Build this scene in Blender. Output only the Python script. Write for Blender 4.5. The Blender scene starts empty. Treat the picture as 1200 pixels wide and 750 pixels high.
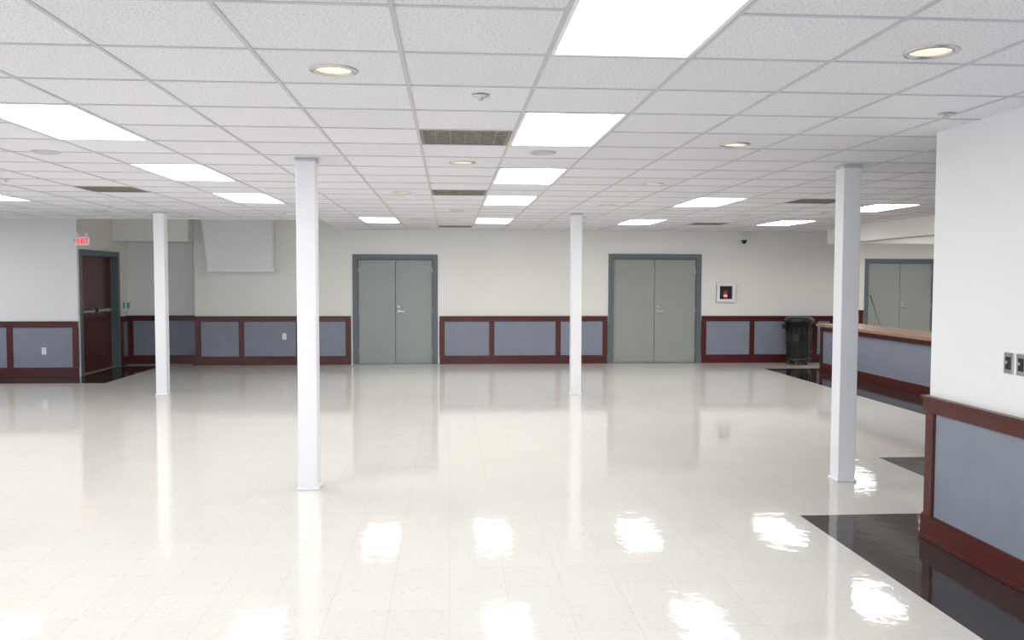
import bpy, bmesh, math, random
from mathutils import Vector, Matrix
random.seed(4)
T=.6096; X0=.412; Y0=4.823; CZ=2.61
sc=bpy.context.scene

# ------------------------------------------------------------ materials
def new_mat(name):
    m=bpy.data.materials.new(name); m.use_nodes=True
    nt=m.node_tree; b=nt.nodes['Principled BSDF']
    return m,nt,b
def setc(b,c,r=.5,spec=.5,metal=0):
    b.inputs['Base Color'].default_value=(*c,1); b.inputs['Roughness'].default_value=r
    b.inputs['Specular IOR Level'].default_value=spec; b.inputs['Metallic'].default_value=metal
def paint(name,c,r=.5,spec=.4,var=.04,scale=3,bump=0,metal=0):
    m,nt,b=new_mat(name); setc(b,c,r,spec,metal)
    tc=nt.nodes.new('ShaderNodeTexCoord'); n=nt.nodes.new('ShaderNodeTexNoise'); n.inputs['Scale'].default_value=scale
    n.inputs['Detail'].default_value=2
    nt.links.new(tc.outputs['Object'],n.inputs['Vector'])
    r_=nt.nodes.new('ShaderNodeValToRGB')
    r_.color_ramp.elements[0].position=.3; r_.color_ramp.elements[1].position=.7
    r_.color_ramp.elements[0].color=(*[x*(1-var) for x in c],1); r_.color_ramp.elements[1].color=(*[min(1,x*(1+var)) for x in c],1)
    nt.links.new(n.outputs['Fac'],r_.inputs['Fac']); nt.links.new(r_.outputs['Color'],b.inputs['Base Color'])
    if bump:
        n2=nt.nodes.new('ShaderNodeTexNoise'); n2.inputs['Scale'].default_value=120; n2.inputs['Detail'].default_value=1
        nt.links.new(tc.outputs['Object'],n2.inputs['Vector'])
        bp=nt.nodes.new('ShaderNodeBump'); bp.inputs['Strength'].default_value=bump; bp.inputs['Distance'].default_value=.003
        nt.links.new(n2.outputs['Fac'],bp.inputs['Height']); nt.links.new(bp.outputs['Normal'],b.inputs['Normal'])
    return m
def emis(name,c,s,sample=True):
    m,nt,b=new_mat(name); setc(b,tuple(.8*x for x in c),.4)
    b.inputs['Emission Color'].default_value=(*c,1); b.inputs['Emission Strength'].default_value=s
    m.cycles.emission_sampling='FRONT' if sample else 'NONE'
    return m
def wood(name,c1,c2,r=.3,sc_=(1.5,14,14)):
    m,nt,b=new_mat(name); setc(b,c1,r,.5)
    tc=nt.nodes.new('ShaderNodeTexCoord'); mp=nt.nodes.new('ShaderNodeMapping'); mp.inputs['Scale'].default_value=sc_
    n=nt.nodes.new('ShaderNodeTexNoise'); n.inputs['Scale'].default_value=2.5; n.inputs['Detail'].default_value=4; n.inputs['Distortion'].default_value=.6
    r_=nt.nodes.new('ShaderNodeValToRGB'); r_.color_ramp.elements[0].position=.3; r_.color_ramp.elements[1].position=.72
    r_.color_ramp.elements[0].color=(*c1,1); r_.color_ramp.elements[1].color=(*c2,1)
    nt.links.new(tc.outputs['Object'],mp.inputs['Vector']); nt.links.new(mp.outputs['Vector'],n.inputs['Vector'])
    nt.links.new(n.outputs['Fac'],r_.inputs['Fac']); nt.links.new(r_.outputs['Color'],b.inputs['Base Color'])
    return m
def vct(name,c,var,rough,bumpd,speck,joint):
    m,nt,b=new_mat(name); setc(b,c,rough,.5)
    N=nt.nodes.new; L=nt.links.new
    geo=N('ShaderNodeNewGeometry')
    sn=N('ShaderNodeVectorMath'); sn.operation='SNAP'; sn.inputs[1].default_value=(.3048,.3048,10)
    L(geo.outputs['Position'],sn.inputs[0])
    wn=N('ShaderNodeTexWhiteNoise'); L(sn.outputs[0],wn.inputs['Vector'])
    br=N('ShaderNodeTexBrick'); br.offset=0; br.inputs['Scale'].default_value=1
    br.inputs['Brick Width'].default_value=.3048; br.inputs['Row Height'].default_value=.3048
    br.inputs['Mortar Size'].default_value=.0013; br.inputs['Mortar Smooth'].default_value=.3
    br.inputs['Color1'].default_value=(1,1,1,1); br.inputs['Color2'].default_value=(1,1,1,1); br.inputs['Mortar'].default_value=(joint,joint,joint,1)
    L(geo.outputs['Position'],br.inputs['Vector'])
    ns=N('ShaderNodeTexNoise'); ns.inputs['Scale'].default_value=38; ns.inputs['Detail'].default_value=2
    L(geo.outputs['Position'],ns.inputs['Vector'])
    rp=N('ShaderNodeValToRGB'); rp.color_ramp.elements[0].position=.30; rp.color_ramp.elements[1].position=.42
    rp.color_ramp.elements[0].color=(*[x*speck for x in c],1); rp.color_ramp.elements[1].color=(*c,1)
    L(ns.outputs['Fac'],rp.inputs['Fac'])
    mr=N('ShaderNodeMapRange'); mr.inputs['To Min'].default_value=1-var; mr.inputs['To Max'].default_value=1
    L(wn.outputs['Value'],mr.inputs['Value'])
    m1=N('ShaderNodeVectorMath'); m1.operation='SCALE'; L(rp.outputs['Color'],m1.inputs[0]); L(mr.outputs['Result'],m1.inputs['Scale'])
    m2=N('ShaderNodeVectorMath'); m2.operation='MULTIPLY'; L(m1.outputs[0],m2.inputs[0]); L(br.outputs['Color'],m2.inputs[1])
    L(m2.outputs[0],b.inputs['Base Color'])
    nb=N('ShaderNodeTexNoise'); nb.inputs['Scale'].default_value=8.5; nb.inputs['Detail'].default_value=3
    L(geo.outputs['Position'],nb.inputs['Vector'])
    bp=N('ShaderNodeBump'); bp.inputs['Strength'].default_value=1; bp.inputs['Distance'].default_value=bumpd
    L(nb.outputs['Fac'],bp.inputs['Height']); L(bp.outputs['Normal'],b.inputs['Normal'])
    return m
def ceiling_tile():
    m,nt,b=new_mat('acoustic_tile'); setc(b,(.8,.8,.82),.9,.1)
    N=nt.nodes.new; L=nt.links.new
    geo=N('ShaderNodeNewGeometry')
    off=N('ShaderNodeVectorMath'); off.operation='SUBTRACT'; off.inputs[1].default_value=(X0,Y0,0); L(geo.outputs['Position'],off.inputs[0])
    sn=N('ShaderNodeVectorMath'); sn.operation='SNAP'; sn.inputs[1].default_value=(T,T,10); L(off.outputs[0],sn.inputs[0])
    wn=N('ShaderNodeTexWhiteNoise'); L(sn.outputs[0],wn.inputs['Vector'])
    mr=N('ShaderNodeMapRange'); mr.inputs['To Min'].default_value=.95; mr.inputs['To Max'].default_value=1; L(wn.outputs['Value'],mr.inputs['Value'])
    ns=N('ShaderNodeTexNoise'); ns.inputs['Scale'].default_value=100; ns.inputs['Detail'].default_value=3; L(geo.outputs['Position'],ns.inputs['Vector'])
    rp=N('ShaderNodeValToRGB'); rp.color_ramp.elements[0].position=.36; rp.color_ramp.elements[1].position=.5
    rp.color_ramp.elements[0].color=(.66,.66,.71,1); rp.color_ramp.elements[1].color=(.855,.855,.91,1)
    L(ns.outputs['Fac'],rp.inputs['Fac'])
    m1=N('ShaderNodeVectorMath'); m1.operation='SCALE'; L(rp.outputs['Color'],m1.inputs[0]); L(mr.outputs['Result'],m1.inputs['Scale'])
    L(m1.outputs[0],b.inputs['Base Color'])
    return m
M={}
M['tile']=ceiling_tile()
M['tbar']=paint('tbar_white',(.58,.58,.62),.5,.3,.02)
M['wall']=paint('wall_paint_warm_white',(.83,.825,.785),.6,.3,.012,1.2)
M['wallcool']=paint('wall_paint_cool_white',(.83,.84,.86),.6,.3,.012,1.2)
M['white']=paint('white_enamel',(.84,.85,.89),.35,.5,.01)
M['floor']=vct('vinyl_tile_white',(.70,.68,.635),.03,.045,.0012,.88,.78)
M['dark']=vct('vinyl_tile_dark',(.038,.029,.026),.3,.06,.0012,.7,.6)
M['grey']=paint('wainscot_grey_blue',(.235,.26,.325),.55,.35,.04,6,.2)
M['mah']=wood('mahogany',(.046,.0055,.0045),(.11,.013,.009),.28)
M['mahv']=wood('mahogany_door',(.06,.013,.009),(.13,.030,.018),.25,(14,14,1.5))
M['door']=paint('door_grey',(.29,.33,.32),.4,.5,.02)
M['doorR']=paint('door_grey_warm',(.32,.34,.32),.4,.5,.02)
M['frame']=paint('door_frame_blue_grey',(.115,.145,.17),.4,.5,.02)
M['metal']=paint('brushed_steel',(.6,.6,.6),.3,.5,.02,metal=1)
M['steel_dk']=paint('dark_steel',(.2,.21,.22),.35,.5,.02,metal=.8)
M['black']=paint('black_plastic',(.012,.012,.014),.35,.5,.1)
M['red']=paint('red_enamel',(.55,.02,.015),.3,.5,.02)
M['lens']=emis('fluorescent_lens',(1,.98,.95),14)
M['bulb']=emis('downlight_bulb',(1,.96,.88),8,False)
M['can']=paint('downlight_reflector',(.50,.45,.40),.3,.5,.02)
M['exit']=emis('exit_letters',(1,.02,.015),.7,False)
M['vent']=paint('dusty_grille',(.25,.235,.21),.6,.3,.25,25)
M['ventdk']=paint('duct_dark',(.06,.055,.05),.8,.2,.1)
M['counter']=wood('counter_laminate',(.28,.16,.105),(.40,.25,.17),.25,(6,6,6))
M['lino']=paint('thermostat_green',(.10,.42,.34),.5,.3,.02)
M['glassdk']=paint('cabinet_dark_interior',(.03,.03,.035),.2,.5,.05)

# ------------------------------------------------------------ mesh builder
class B:
    def __init__(s,mats): s.bm=bmesh.new(); s.mats=mats; s.M=Matrix.Identity(4)
    def mi(s,m): 
        if m not in s.mats: s.mats.append(m)
        return s.mats.index(m)
    def box(s,a,b,m):
        i=s.mi(m)
        v=[s.bm.verts.new(s.M@Vector((x,y,z))) for x in (a[0],b[0]) for y in (a[1],b[1]) for z in (a[2],b[2])]
        for q in ((0,1,3,2),(4,6,7,5),(0,4,5,1),(2,3,7,6),(0,2,6,4),(1,5,7,3)):
            f=s.bm.faces.new([v[k] for k in q]); f.material_index=i
    def poly(s,pts,m):
        f=s.bm.faces.new([s.bm.verts.new(s.M@Vector(p)) for p in pts]); f.material_index=s.mi(m); return f
    def prism(s,pts,d,m):
        i=s.mi(m); d=Vector(d)
        a=[s.bm.verts.new(s.M@Vector(p)) for p in pts]; b=[s.bm.verts.new(s.M@(Vector(p)+d)) for p in pts]
        s.bm.faces.new(a).material_index=i; s.bm.faces.new(b[::-1]).material_index=i
        for k in range(len(a)):
            s.bm.faces.new([a[k],b[k],b[(k+1)%len(a)],a[(k+1)%len(a)]]).material_index=i
    def lathe(s,prof,c,m,n=32,axis='Z',capends=False):
        i=s.mi(m); rings=[]
        for r,h in prof:
            ring=[]
            for k in range(n):
                t=2*math.pi*k/n; x,y=r*math.cos(t),r*math.sin(t)
                p=(x,y,h) if axis=='Z' else ((x,h,y) if axis=='Y' else (h,x,y))
                ring.append(s.bm.verts.new(s.M@(Vector(c)+Vector(p))))
            rings.append(ring)
        for a,b in zip(rings,rings[1:]):
            for k in range(n):
                f=s.bm.faces.new([a[k],a[(k+1)%n],b[(k+1)%n],b[k]]); f.material_index=i; f.smooth=True
        if capends:
            s.bm.faces.new(rings[0][::-1]).material_index=i; s.bm.faces.new(rings[-1]).material_index=i
    def cyl(s,p,q,r,m,n=16):
        p,q=Vector(p),Vector(q); d=q-p; rot=d.to_track_quat('Z','Y').to_matrix().to_4x4()
        old=s.M; s.M=old@Matrix.Translation(p)@rot
        s.lathe([(r,0),(r,d.length)],(0,0,0),m,n,capends=True); s.M=old
    def done(s,name,bevel=0):
        bmesh.ops.recalc_face_normals(s.bm,faces=s.bm.faces)
        me=bpy.data.meshes.new(name); s.bm.to_mesh(me); s.bm.free()
        for m in s.mats: me.materials.append(M[m])
        o=bpy.data.objects.new(name,me); sc.collection.objects.link(o)
        if bevel:
            md=o.modifiers.new('bevel','BEVEL'); md.width=bevel; md.segments=2; md.limit_method='ANGLE'; md.angle_limit=.6
        return o
def gx(k): return X0+k*T
def gy(m): return Y0+m*T

# ------------------------------------------------------------ floor
XL,XR,YN,YF=-10.5,13.1,-3.6,19.8
b=B([])
dark_rects=[(2.48,YN,XR,5.83),(4.03,5.83,XR,7.71),(5.88,7.71,XR,15.56),(-8.6,13.95,-5.45,14.85),(-6.22,14.85,-5.45,16.6)]
xs=sorted({XL,XR,*[r[0] for r in dark_rects],*[r[2] for r in dark_rects]})
ys=sorted({YN,YF,*[r[1] for r in dark_rects],*[r[3] for r in dark_rects]})
for x1,x2 in zip(xs,xs[1:]):
    for y1,y2 in zip(ys,ys[1:]):
        cx,cy=(x1+x2)/2,(y1+y2)/2
        dk=any(r[0]<cx<r[2] and r[1]<cy<r[3] for r in dark_rects)
        b.poly([(x1,y1,0),(x2,y1,0),(x2,y2,0),(x1,y2,0)],'dark' if dk else 'floor')
b.done('floor')

# ------------------------------------------------------------ ceiling
panels=[(0,-4),(0,0),(0,4),(0,8),(0,14),(-5,-4),(-5,0),(-5,4),(-5,8),(-3,14),(4,8),(4,14),(8,9),(8,14),(-10,0),(-10,4),(-10,8),
        (0,-10),(-5,-10),(-10,-10),(-10,-4),(13,9),(13,14),(12,2),(13,20),(17,20),(17,14),(-15,8),(-15,12)]  # unseen panels; bar-area and far-left ones added to brighten bar and left wall
vents=[(-1,1),(-1,7),(-1,17),(-7,7),(6,8),(6,15)]
dls=[(-.517,3.94),(1.97,3.42),(.107,6.96),(-.51,9.42),(1.98,5.87),(2.0,8.35),(2.0,10.82),(-4.87,12.45),(5.5,14.7),(.107,11.85),(-.5,13.6),(2.0,13.0),(4.3,12.3),(-6.7,10.9),(-2.3,12.7)]
skip=set(vents)
for k,m in panels: skip|={(k,m),(k,m+1)}
mids={(k,m+1) for k,m in panels}
holes={}
for x,y in dls: holes[(math.floor((x-X0)/T),math.floor((y-Y0)/T))]=(x,y)
def is_open(k,m): return gx(k)+.1<-2.03 and gy(m)+.1>13.95
RH=.085
b=B([])
k0,k1,m0,m1=-18,21,-14,25
for k in range(k0,k1):
    for m in range(m0,m1):
        if (k,m) in skip or is_open(k,m): continue
        x1,x2,y1,y2=gx(k),gx(k+1),gy(m),gy(m+1)
        if (k,m) in holes:
            cx,cy=holes[(k,m)]
            an=[2*math.pi*i/32+.01 for i in range(32)]+[math.atan2(Y-cy,X-cx)%(2*math.pi) for X in (x1,x2) for Y in (y1,y2)]
            an.sort(); inn=[];out=[]
            for t in an:
                c,s=math.cos(t),math.sin(t)
                d=min(((x2 if c>0 else x1)-cx)/c if abs(c)>1e-6 else 9,((y2 if s>0 else y1)-cy)/s if abs(s)>1e-6 else 9)
                inn.append(b.bm.verts.new((cx+RH*c,cy+RH*s,CZ))); out.append(b.bm.verts.new((cx+d*c,cy+d*s,CZ)))
            n=len(an)
            for i in range(n): b.bm.faces.new([inn[i],out[i],out[(i+1)%n],inn[(i+1)%n]]).material_index=b.mi('tile')
        else:
            b.poly([(x1,y1,CZ),(x1,y2,CZ),(x2,y2,CZ),(x2,y1,CZ)],'tile')
b.done('ceiling')
b=B([]); w=.0095; d=.005
for k in range(k0,k1+1):
    x=gx(k); ye=YF if x>-2.0 else 13.95
    b.box((x-w,YN,CZ-d),(x+w,ye,CZ+.002),'tbar')
for m in range(m0,m1+1):
    y=gy(m)
    for k in range(k0,k1):
        if (k,m) in mids or (y>13.98 and gx(k)+.1<-2.03): continue
        b.box((gx(k)+w,y-w,CZ-d+.0005),(gx(k+1)-w,y+w,CZ+.002),'tbar')
b.done('trim_ceiling_grid')
b=B([])
b.box((XL,13.96,3.25),(-2.02,17.2,3.3),'wall')
b.box((XL,13.93,CZ-.01),(-2.02,13.965,3.25),'white'); b.box((-2.03,13.93,CZ-.01),(-1.995,16.73,3.25),'white')
b.done('ceiling_raised')

for i,(k,m) in enumerate(panels):
    b=B([]); x1,x2,y1,y2=gx(k)+w,gx(k+1)-w,gy(m)+w,gy(m+2)-w; e=.018
    b.poly([(x1+e,y1+e,CZ+.004),(x1+e,y2-e,CZ+.004),(x2-e,y2-e,CZ+.004),(x2-e,y1+e,CZ+.004)],'lens')
    for a,c in (((x1,y1),(x1+e,y2)),((x2-e,y1),(x2,y2)),((x1+e,y1),(x2-e,y1+e)),((x1+e,y2-e),(x2-e,y2))):
        b.box((a[0],a[1],CZ-.004),(c[0],c[1],CZ+.05),'white')
    b.box((x1,y1,CZ+.05),(x2,y2,CZ+.055),'white')
    o=b.done('ceiling_light_panel')
    for p in o.data.polygons:
        if o.data.materials[p.material_index].name=='fluorescent_lens' and p.normal.z>0: p.flip()
for k,m in vents:
    b=B([]); x1,x2,y1,y2=gx(k)+w,gx(k+1)-w,gy(m)+w,gy(m+1)-w
    b.box((x1,y1,CZ+.03),(x2,y2,CZ+.035),'ventdk')
    e=.025
    for a,c in (((x1,y1),(x1+e,y2)),((x2-e,y1),(x2,y2)),((x1+e,y1),(x2-e,y1+e)),((x1+e,y2-e),(x2-e,y2))):
        b.box((a[0],a[1],CZ-.003),(c[0],c[1],CZ+.03),'vent')
    for j in range(1,24):
        y=y1+e+(y2-y1-2*e)*j/24; b.box((x1+e,y-.006,CZ),(x2-e,y+.006,CZ+.015),'vent')
    for j in range(1,6):
        x=x1+(x2-x1)*j/6; b.box((x-.004,y1+e,CZ-.001),(x+.004,y2-e,CZ+.012),'vent')
    b.done('ceiling_vent_grille')
for x,y in dls:
    b=B([])
    b.lathe([(.108,CZ-.001),(.106,CZ-.007),(.086,CZ-.009),(.080,CZ+.0)],(x,y,0),'metal')
    b.lathe([(.080,CZ),(.074,CZ+.03),(.062,CZ+.06),(.05,CZ+.09),(.001,CZ+.10)],(x,y,0),'can',24)
    b.lathe([(.001,CZ+.018),(.03,CZ+.022),(.045,CZ+.04),(.045,CZ+.065),(.02,CZ+.09)],(x,y,0),'bulb',20)
    b.done('recessed_downlight')
for x,y in ((.16,4.4),(2.79,4.67),(-4.2,8.5),(5.2,11.6)):
    b=B([]); b.lathe([(.001,CZ-.006),(.045,CZ-.006),(.043,CZ-.010),(.02,CZ-.013),(.012,CZ-.026),(.018,CZ-.030),(.001,CZ-.032)],(x,y,0),'metal',20); b.done('fire_sprinkler')
for x,y in ((.69,6.35),(-2.99,6.65)):
    b=B([]); b.lathe([(.10,CZ),(.098,CZ-.008),(.088,CZ-.012),(.085,CZ-.006),(.001,CZ-.008)],(x,y,0),'tbar'); b.done('ceiling_speaker')

# ------------------------------------------------------------ walls
YB=16.73; H=3.3
DL=(-1.79,-.30,2.06); DR=(3.21,4.93,2.09)
b=B([])
def wall_x(b,y,x1,x2,ops,mat,th=.18,h=H):
    x=x1
    for a,c,t in sorted(ops):
        b.box((x,y,0),(a,y+th,h),mat); b.box((a,y,t),(c,y+th,h),mat); x=c
    b.box((x,y,0),(x2,y+th,h),mat)
wall_x(b,YB,-4.85,7.75,[DL,DR],'wall'); b.done('wall_back')
b=B([]); wall_x(b,17.1,-6.22,-4.67,[],'wallcool'); b.box((-4.85,YB+.18,0),(-4.67,17.1,H),'wall'); b.done('wall_back_recess')
b=B([]); wall_x(b,19.8,7.57,XR,[(9.98,11.62,2.09)],'wall'); b.box((7.57,16.91,0),(7.75,19.8,H),'wall'); b.done('wall_back_bar')
b=B([]); b.box((XL,14.85,0),(-6.4,15.03,H),'wallcool')
b.box((-6.4,14.85,0),(-6.22,14.99,H),'wallcool'); b.box((-6.4,14.99,2.08),(-6.22,16.58,H),'wall'); b.box((-6.4,16.58,0),(-6.22,17.28,H),'wall')
b.done('wall_left')
# outer walls with windows
wz0,wz1=.95,2.35
winL=[(-2.6,-.2),(.8,3.2),(4.2,6.6),(7.6,10.0)]   # along Y on left outer wall
winR=[(-9.3,-6.9),(-5.9,-3.5),(-2.5,-.1),(.4,2.6),(4.6,7.0),(8.2,10.6)]  # along X on rear wall
b=B([]); y=YN
for a,c in winL:
    b.box((XL-.15,y,0),(XL,a,H),'wallcool'); b.box((XL-.15,a,0),(XL,c,wz0),'wallcool'); b.box((XL-.15,a,wz1),(XL,c,H),'wallcool'); y=c
b.box((XL-.15,y,0),(XL,14.85,H),'wallcool'); b.done('wall_left_outer')
b=B([]); x=XL-.15
for a,c in winR:
    b.box((x,YN-.15,0),(a,YN,H),'wallcool'); b.box((a,YN-.15,0),(c,YN,wz0),'wallcool'); b.box((a,YN-.15,wz1),(c,YN,H),'wallcool'); x=c
b.box((x,YN-.15,0),(XR+.15,YN,H),'wallcool'); b.done('wall_rear')
wn=0
def window(o,dirv,nrm,W):
    global wn; wn+=1
    b=B([]); b.M=Matrix(((dirv[0],nrm[0],0,o[0]),(dirv[1],nrm[1],0,o[1]),(0,0,1,0),(0,0,0,1)))
    e=.05
    for a,c in (((0,wz0),(e,wz1)),((W-e,wz0),(W,wz1)),((0,wz0),(W,wz0+e)),((0,wz1-e),(W,wz1)),((W/2-.025,wz0),(W/2+.025,wz1))):
        b.box((a[0],-.11,a[1]),(c[0],-.06,c[1]),'white')
    b.box((-.04,-.03,wz0-.03),(W+.04,.05,wz0),'white')
    b.done('window_%d'%wn)
    ld=bpy.data.lights.new('window_portal','AREA'); ld.shape='RECTANGLE'; ld.size=W; ld.size_y=wz1-wz0; ld.cycles.is_portal=True
    lo=bpy.data.objects.new('window_portal',ld); sc.collection.objects.link(lo)
    d=Vector(dirv);n=Vector(nrm); ctr=Vector(o)+d*(W/2)-n*.14; ctr.z=(wz0+wz1)/2
    lo.rotation_mode='QUATERNION'; lo.rotation_quaternion=n.to_track_quat('-Z','Y'); lo.location=ctr
for a,c in winL: window((XL,a,0),(0,1,0),(1,0,0),c-a)
for a,c in winR: window((a,YN,0),(1,0,0),(0,1,0),c-a)
b=B([]); b.box((XR,YN,0),(XR+.15,YF+.18,H),'wall'); b.done('wall_right_outer')
b=B([]); b.box((3.09,YN,0),(3.36,5.27,CZ),'wallcool'); b.done('wall_right')
b=B([]); b.box((-6.22,16.35,2.35),(-4.85,17.1,3.25),'wall'); b.done('wall_recess_soffit')
b=B([]); b.box((7.02,5.9,2.33),(7.32,15.5,CZ),'wall'); b.box((7.32,15.2,2.33),(XR,15.5,CZ),'wall'); b.done('wall_bar_bulkhead')
b=B([]); b.prism([(-4.66,16.45,2.95),(-3.32,16.45,2.95),(-3.32,16.45,1.83),(-4.52,16.45,1.83)],(0,.279,0),'wallcool')
b.box((-4.54,16.43,1.79),(-3.30,16.729,1.84),'white'); b.done('duct_enclosure')

# ------------------------------------------------------------ wainscot
def frame_mat(o,dirv,nrm):
    d=Vector(dirv);n=Vector(nrm);z=Vector((0,0,1))
    return Matrix(((d.x,n.x,z.x,o[0]),(d.y,n.y,z.y,o[1]),(d.z,n.z,z.z,0),(0,0,0,1)))
def wains(name,o,dirv,nrm,L,st,top=.94,capl=0,capr=0):
    b=B([]); b.M=frame_mat(o,dirv,nrm)
    b.box((0,0,.1),(L,.012,top-.05),'grey')
    b.box((-capl,0,top-.105),(L+capr,.03,top-.015),'mah')
    b.box((-capl,0,top-.018),(L+capr,.045,top),'mah')
    b.box((-capl,0,0),(L+capr,.03,.15),'mah'); b.box((-capl,0,0),(L+capr,.042,.03),'mah')
    b.box((-capl,0,.15),(L+capr,.022,.165),'mah')
    for s in st:
        s=min(max(s,.045),L-.045)
        b.box((s-.045,0,.15),(s+.045,.028,top-.1),'mah')
        for q in (-1,1): b.box((s+q*.045-.006,0,.165),(s+q*.045+.006,.02,top-.105),'mah')
    return b.done(name,.003)
n_=(0,-1,0); dx=(1,0,0)
wains('trim_1',(-4.85,YB),dx,n_,2.95,[.06,.87,1.95,2.9],capl=.03)
wains('trim_2',(-.19,YB),dx,n_,3.31,[0,1.02,2.33,3.31])
wains('trim_3',(5.02,YB),dx,n_,2.73,[0,1.03,2.33,2.73],capr=.02)
wains('trim_4',(-6.22,17.1),dx,n_,1.37,[0,.68,1.37])
wains('trim_5',(-6.22,16.70),(0,1,0),(1,0,0),.40,[0,.4])
wains('trim_6',(XL,14.85),dx,n_,XL*-1-6.22,[0,1.1,2.2,3.17,4.28])
wains('trim_7',(3.09,YN),(0,1,0),(-1,0,0),5.27-YN,[0,1.2,2.4,3.6,4.8,6.0,7.35,8.83],top=.93,capr=.03)
wains('trim_8',(3.09,5.27),dx,(0,1,0),.27,[.03,.24],top=.93)
wains('trim_9',(7.75,19.8),dx,n_,2.13,[0,1.1,2.1])
wains('trim_10',(11.71,19.8),dx,n_,1.39,[0,1.3])
wains('trim_11',(XL,YN),(0,1,0),(1,0,0),14.85-YN,[i*1.23 for i in range(16)],top=.9)

# ------------------------------------------------------------ doors
def dbl_door(name,x1,x2,top,y,leaf,fo=.075):
    b=B([])
    for a,c in (((x1-fo),x1+.02),(x2-.02,x2+fo)):
        b.box((a,y-.02,0),(c,y-.0005,top+fo),'frame')
    b.box((x1+.02,y-.02,top-.02),(x2-.02,y-.0005,top+fo),'frame')
    b.box((x1+.0005,y,0),(x1+.03,y+.16,top-.0005),'frame'); b.box((x2-.03,y,0),(x2-.0005,y+.16,top-.0005),'frame'); b.box((x1+.03,y,top-.03),(x2-.03,y+.16,top-.0005),'frame')
    mid=(x1+x2)/2; g=.004
    b.box((x1+.033,y+.03,.012),(mid-g,y+.075,top-.034),leaf); b.box((mid+g,y+.03,.012),(x2-.033,y+.075,top-.034),leaf)
    b.box((x1+.03,y+.08,0.011),(x2-.03,y+.1,top-.03),'ventdk')
    b.box((x1+.03,y+.0,0),(x2-.03,y+.12,.01),'steel_dk')
    for s in (-1,1):
        cx=mid+s*.065
        if s==1:
            b.lathe([(.03,0),(.03,-.012),(.012,-.014),(.012,-.05)],(cx,y+.03,1.03),'metal',20,'Y',True)
            b.box((cx-.01,y-.035,1.018),(cx+.11,y-.02,1.04),'metal')
            b.lathe([(.022,0),(.022,-.01)],(cx,y+.03,1.12),'metal',20,'Y',True)
        hx=x1+.033 if s<0 else x2-.033
        for z in (.25,1.05,1.82): b.cyl((hx,y+.025,z-.05),(hx,y+.025,z+.05),.008,'metal',10)
    return b.done(name,.002)
dbl_door('door_1',*DL,YB,'door'); dbl_door('door_2',*DR,YB,'doorR'); dbl_door('door_3',9.98,11.62,2.09,19.8,'doorR')
b=B([]); X=-6.22; y1,y2,t=14.99,16.58,2.08
for a,c in ((y1-.07,y1+.02),(y2-.02,y2+.075)): b.box((X+.0005,a,0),(X+.02,c,t+.07),'frame')
b.box((X+.0005,y1+.02,t-.02),(X+.02,y2-.02,t+.07),'frame')
b.box((X-.18,y1+.0005,0),(X,y1+.03,t-.0005),'frame'); b.box((X-.18,y2-.03,0),(X,y2-.0005,t-.0005),'frame'); b.box((X-.18,y1+.03,t-.03),(X,y2-.03,t-.0005),'frame')
mid=(y1+y2)/2
b.box((X-.16,y1+.03,.012),(X-.115,mid-.004,t-.034),'mahv'); b.box((X-.16,mid+.004,.012),(X-.115,y2-.03,t-.034),'mahv')
b.box((X-.18,y1+.03,0),(X-.17,y2-.03,t-.03),'ventdk')
for a,c in ((y1+.1,mid-.08),(mid+.08,y2-.1)):
    b.box((X-.115,a,1.06),(X-.06,c,1.10),'metal'); b.box((X-.115,a,1.03),(X-.075,a+.09,1.13),'steel_dk'); b.box((X-.115,c-.09,1.03),(X-.075,c,1.13),'steel_dk')
b.done('door_4',.002)

# ------------------------------------------------------------ columns
for x,y in ((-1.189,6.783),(-4.167,12.45),(1.743,12.15),(3.202,6.786)):
    b=B([]); s=.15
    b.box((x,y,0),(x+s,y+s,CZ),'white'); b.box((x-.012,y-.012,0),(x+s+.012,y+s+.012,.02),'white'); b.box((x-.008,y-.008,CZ-.03),(x+s+.008,y+s+.008,CZ-.007),'tbar')
    b.done('support_column',.006)

# ------------------------------------------------------------ bar
b=B([]); bx,by1,by2=6.79,9.0,15.2
b.box((bx+.02,by1,0),(bx+.62,by2,.80),'grey')
b.box((bx,by1,0),(bx+.03,by2+.02,.15),'mah'); b.box((bx,by1,.73),(bx+.03,by2+.02,.81),'mah')
for y in (by1+.04,by2-.03): b.box((bx,y-.045,.15),(bx+.028,y+.045,.74),'mah')
b.box((bx+.03,by2,0),(bx+.62,by2+.03,.15),'mah'); b.box((bx+.03,by2,.73),(bx+.62,by2+.03,.81),'mah')
b.box((bx-.06,by1-.05,.81),(bx+.76,by2+.07,.86),'counter')
b.done('bar_counter',.004)

# ------------------------------------------------------------ trash can on dolly
b=B([]); c=(6.86,16.33,0)
b.lathe([(.001,.13),(.215,.13),(.22,.16),(.255,.80),(.262,.80),(.262,.83),(.285,.83),(.29,.86),(.285,.89),(.265,.892),(.255,.87),(.24,.5),(.21,.16),(.001,.15)],c,'black',48)
for k in range(16):
    t=2*math.pi*k/16; cs,sn=math.cos(t),math.sin(t)
    b.cyl((c[0]+.222*cs,c[1]+.222*sn,.17),(c[0]+.256*cs,c[1]+.256*sn,.78),.008,'black',8)
for s in (-1,1): b.box((c[0]+s*.29-.035,c[1]-.07,.70),(c[0]+s*.29+.035,c[1]+.07,.80),'black')
b.lathe([(.001,.07),(.23,.07),(.235,.09),(.235,.14),(.20,.145)],c,'black',40)
for k in range(5):
    t=2*math.pi*(k+.25)/5; x,y=c[0]+.19*math.cos(t),c[1]+.19*math.sin(t)
    b.box((x-.015,y-.022,.05),(x+.015,y+.022,.08),'metal'); b.cyl((x-.014,y,.035),(x+.014,y,.035),.035,'steel_dk',16)
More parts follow.
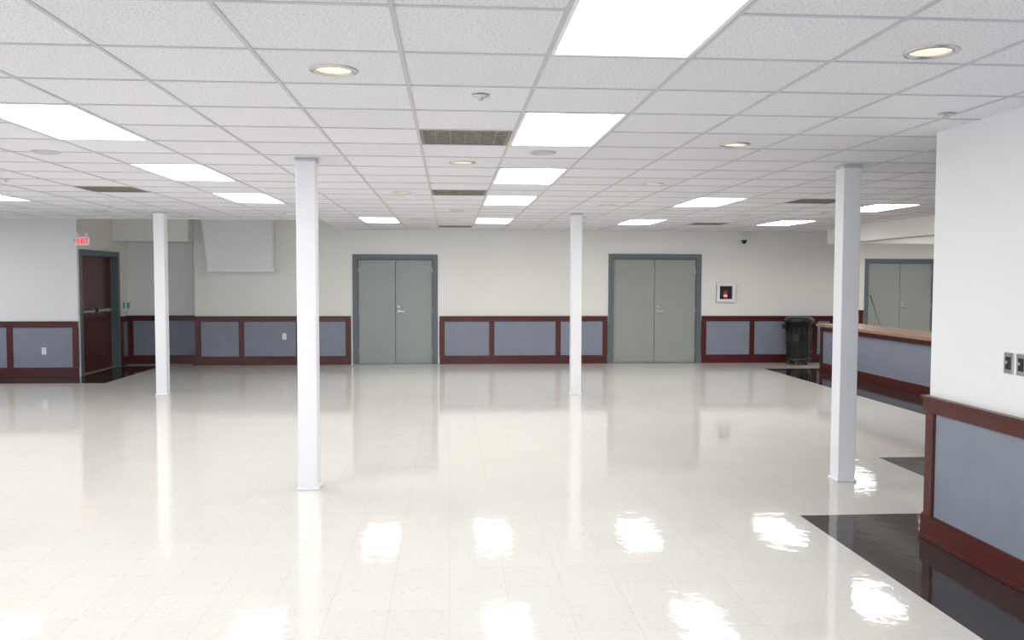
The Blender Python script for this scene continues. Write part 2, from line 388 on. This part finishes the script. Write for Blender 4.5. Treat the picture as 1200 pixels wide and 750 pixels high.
b.lathe([(.001,.90),(.24,.895),(.27,.885),(.272,.90),(.24,.93),(.05,.945),(.001,.945)],c,'black',48)
b.done('trash_can')

# ------------------------------------------------------------ extinguisher cabinet
b=B([]); x1,x2,z1,z2=5.31,5.68,1.22,1.59; y=YB-.001
b.box((x1,y-.02,z1),(x2,y,z2),'glassdk')
f=.055
b.box((x1,y-.07,z1),(x1+f,y,z2),'white'); b.box((x2-f,y-.07,z1),(x2,y,z2),'white'); b.box((x1+f,y-.07,z1),(x2-f,y,z1+f),'white'); b.box((x1+f,y-.07,z2-f),(x2-f,y,z2),'white')
cx=(x1+x2)/2-.01
b.lathe([(.001,1.275),(.036,1.28),(.040,1.30),(.040,1.40),(.03,1.43),(.013,1.44),(.013,1.46)],(cx,y-.045,0),'red',24)
b.lathe([(.041,1.32),(.041,1.365)],(cx,y-.045,0),'white',24)
b.box((cx-.02,y-.06,1.455),(cx+.07,y-.04,1.48),'black'); b.cyl((cx+.02,y-.05,1.46),(cx+.075,y-.05,1.36),.008,'black',10)
b.done('fire_extinguisher_cabinet',.002)

b=B([]); b.box((5.78,YB-.05,2.46),(5.90,YB-.001,2.56),'white'); b.lathe([(.001,2.37),(.035,2.385),(.05,2.42),(.05,2.45)],(5.84,YB-.075,0),'black',20); b.lathe([(.055,2.45),(.055,2.475),(.001,2.478)],(5.84,YB-.075,0),'white',20)
b.done('security_camera')

# exit sign with lamp heads
b=B([]); ex,ey,ez=-6.17,14.72,2.21; S=.7
b.M=Matrix.Translation((ex,ey,ez))@Matrix.Diagonal((S,1,S,1))
b.box((0,0,0),(.30,.05,.2),'white')
def seg(x,z,w_,h_): b.box((x,-.004,z),(x+w_,0,z+h_),'exit')
z0=.035;hh=.13;s=.022
for z in (z0,z0+hh/2-s/2,z0+hh-s): seg(.025,z,.05,s)
seg(.025,z0,s,hh)
for sgn in (1,-1):
    xa=.09 if sgn>0 else .135
    b.prism([(xa,-.004,z0),(xa+s,-.004,z0),(xa+s+sgn*.045,-.004,z0+hh),(xa+sgn*.045,-.004,z0+hh)],(0,.004,0),'exit')
seg(.175,z0,s,hh); seg(.21,z0+hh-s,.065,s); seg(.231,z0,s,hh)
for x in (.05,.25):
    b.cyl((x,.02,.2),(x,.02,.23),.012,'white',10); b.lathe([(.001,.03),(.02,.03),(.038,-.02),(.036,-.03),(.001,-.025)],(x,0,.255),'white',20,'Y')
b.cyl((-.07,.025,.1),(.01,.025,.1),.03,'white')
b.done('exit_sign')

def plate(name,o,dirv,nrm,z,mat,w_=.075,h_=.118,kind='outlet',z0=0):
    b=B([]); b.M=frame_mat(o,dirv,nrm); b.box((-w_/2,0,z-h_/2),(w_/2,.006,z+h_/2),mat)
    if kind=='outlet':
        for q in (-.022,.022): b.box((-.016,.006,z+q-.014),(.016,.009,z+q+.014),'white'); b.box((-.008,.009,z+q-.006),(-.005,.0095,z+q+.006),'black'); b.box((.005,.009,z+q-.006),(.008,.0095,z+q+.006),'black')
    else:
        b.box((-.02,.006,z-.035),(.02,.010,z+.035),'black'); b.box((-.006,.01,z-.004),(.006,.024,z+.014),'metal')
        for q in (-.048,.048): b.cyl((0,.006,z+q),(0,.008,z+q),.004,'metal',8)
    return b.done(name,.001)
plate('light_switch',(3.089,4.50),(0,1,0),(-1,0,0),1.215,'metal',kind='switch')
plate('light_switch',(3.089,4.395),(0,1,0),(-1,0,0),1.215,'metal',kind='switch')
plate('wall_outlet',(-6.78,14.838),dx,n_,.44,'white'); plate('wall_outlet',(-3.17,YB-.012),dx,n_,.55,'white')
b=B([]); b.box((-6.219,16.80,1.06),(-6.15,16.98,1.22),'white'); b.box((-6.15,16.82,1.08),(-6.14,16.96,1.20),'lino'); b.box((-6.205,16.795,1.08),(-6.165,16.80,1.20),'lino'); b.done('thermostat',.002)

b=B([]); b.cyl((10.02,19.73,1.30),(10.26,19.35,.07),.011,'steel_dk',10); b.box((10.04,19.3,0.0),(10.48,19.40,.07),'black'); b.done('push_broom')

# ------------------------------------------------------------ camera
f,yaw,pitch,roll,h=1002,.07323,.04858,.002424,1.676
F=Vector((math.sin(yaw)*math.cos(pitch),math.cos(yaw)*math.cos(pitch),-math.sin(pitch)))
R=Vector((math.cos(yaw),-math.sin(yaw),0)); U=R.cross(F)
c,s=math.cos(roll),math.sin(roll); R2=c*R+s*U; U2=-s*R+c*U
cam=bpy.data.cameras.new('camera'); co=bpy.data.objects.new('camera',cam); sc.collection.objects.link(co)
m=Matrix.Identity(4)
for i in range(3): m[i][0]=R2[i]; m[i][1]=U2[i]; m[i][2]=-F[i]
m[0][3],m[1][3],m[2][3]=0,0,h
co.matrix_world=m; cam.sensor_width=36; cam.lens=36*f/1200; cam.clip_end=100
sc.camera=co
wd=bpy.data.worlds.new('world'); sc.world=wd; wd.use_nodes=True
wd.node_tree.nodes['Background'].inputs[0].default_value=(.77,.88,1,1); wd.node_tree.nodes['Background'].inputs[1].default_value=3.5
sc.view_settings.view_transform='Standard'; sc.view_settings.look='None'
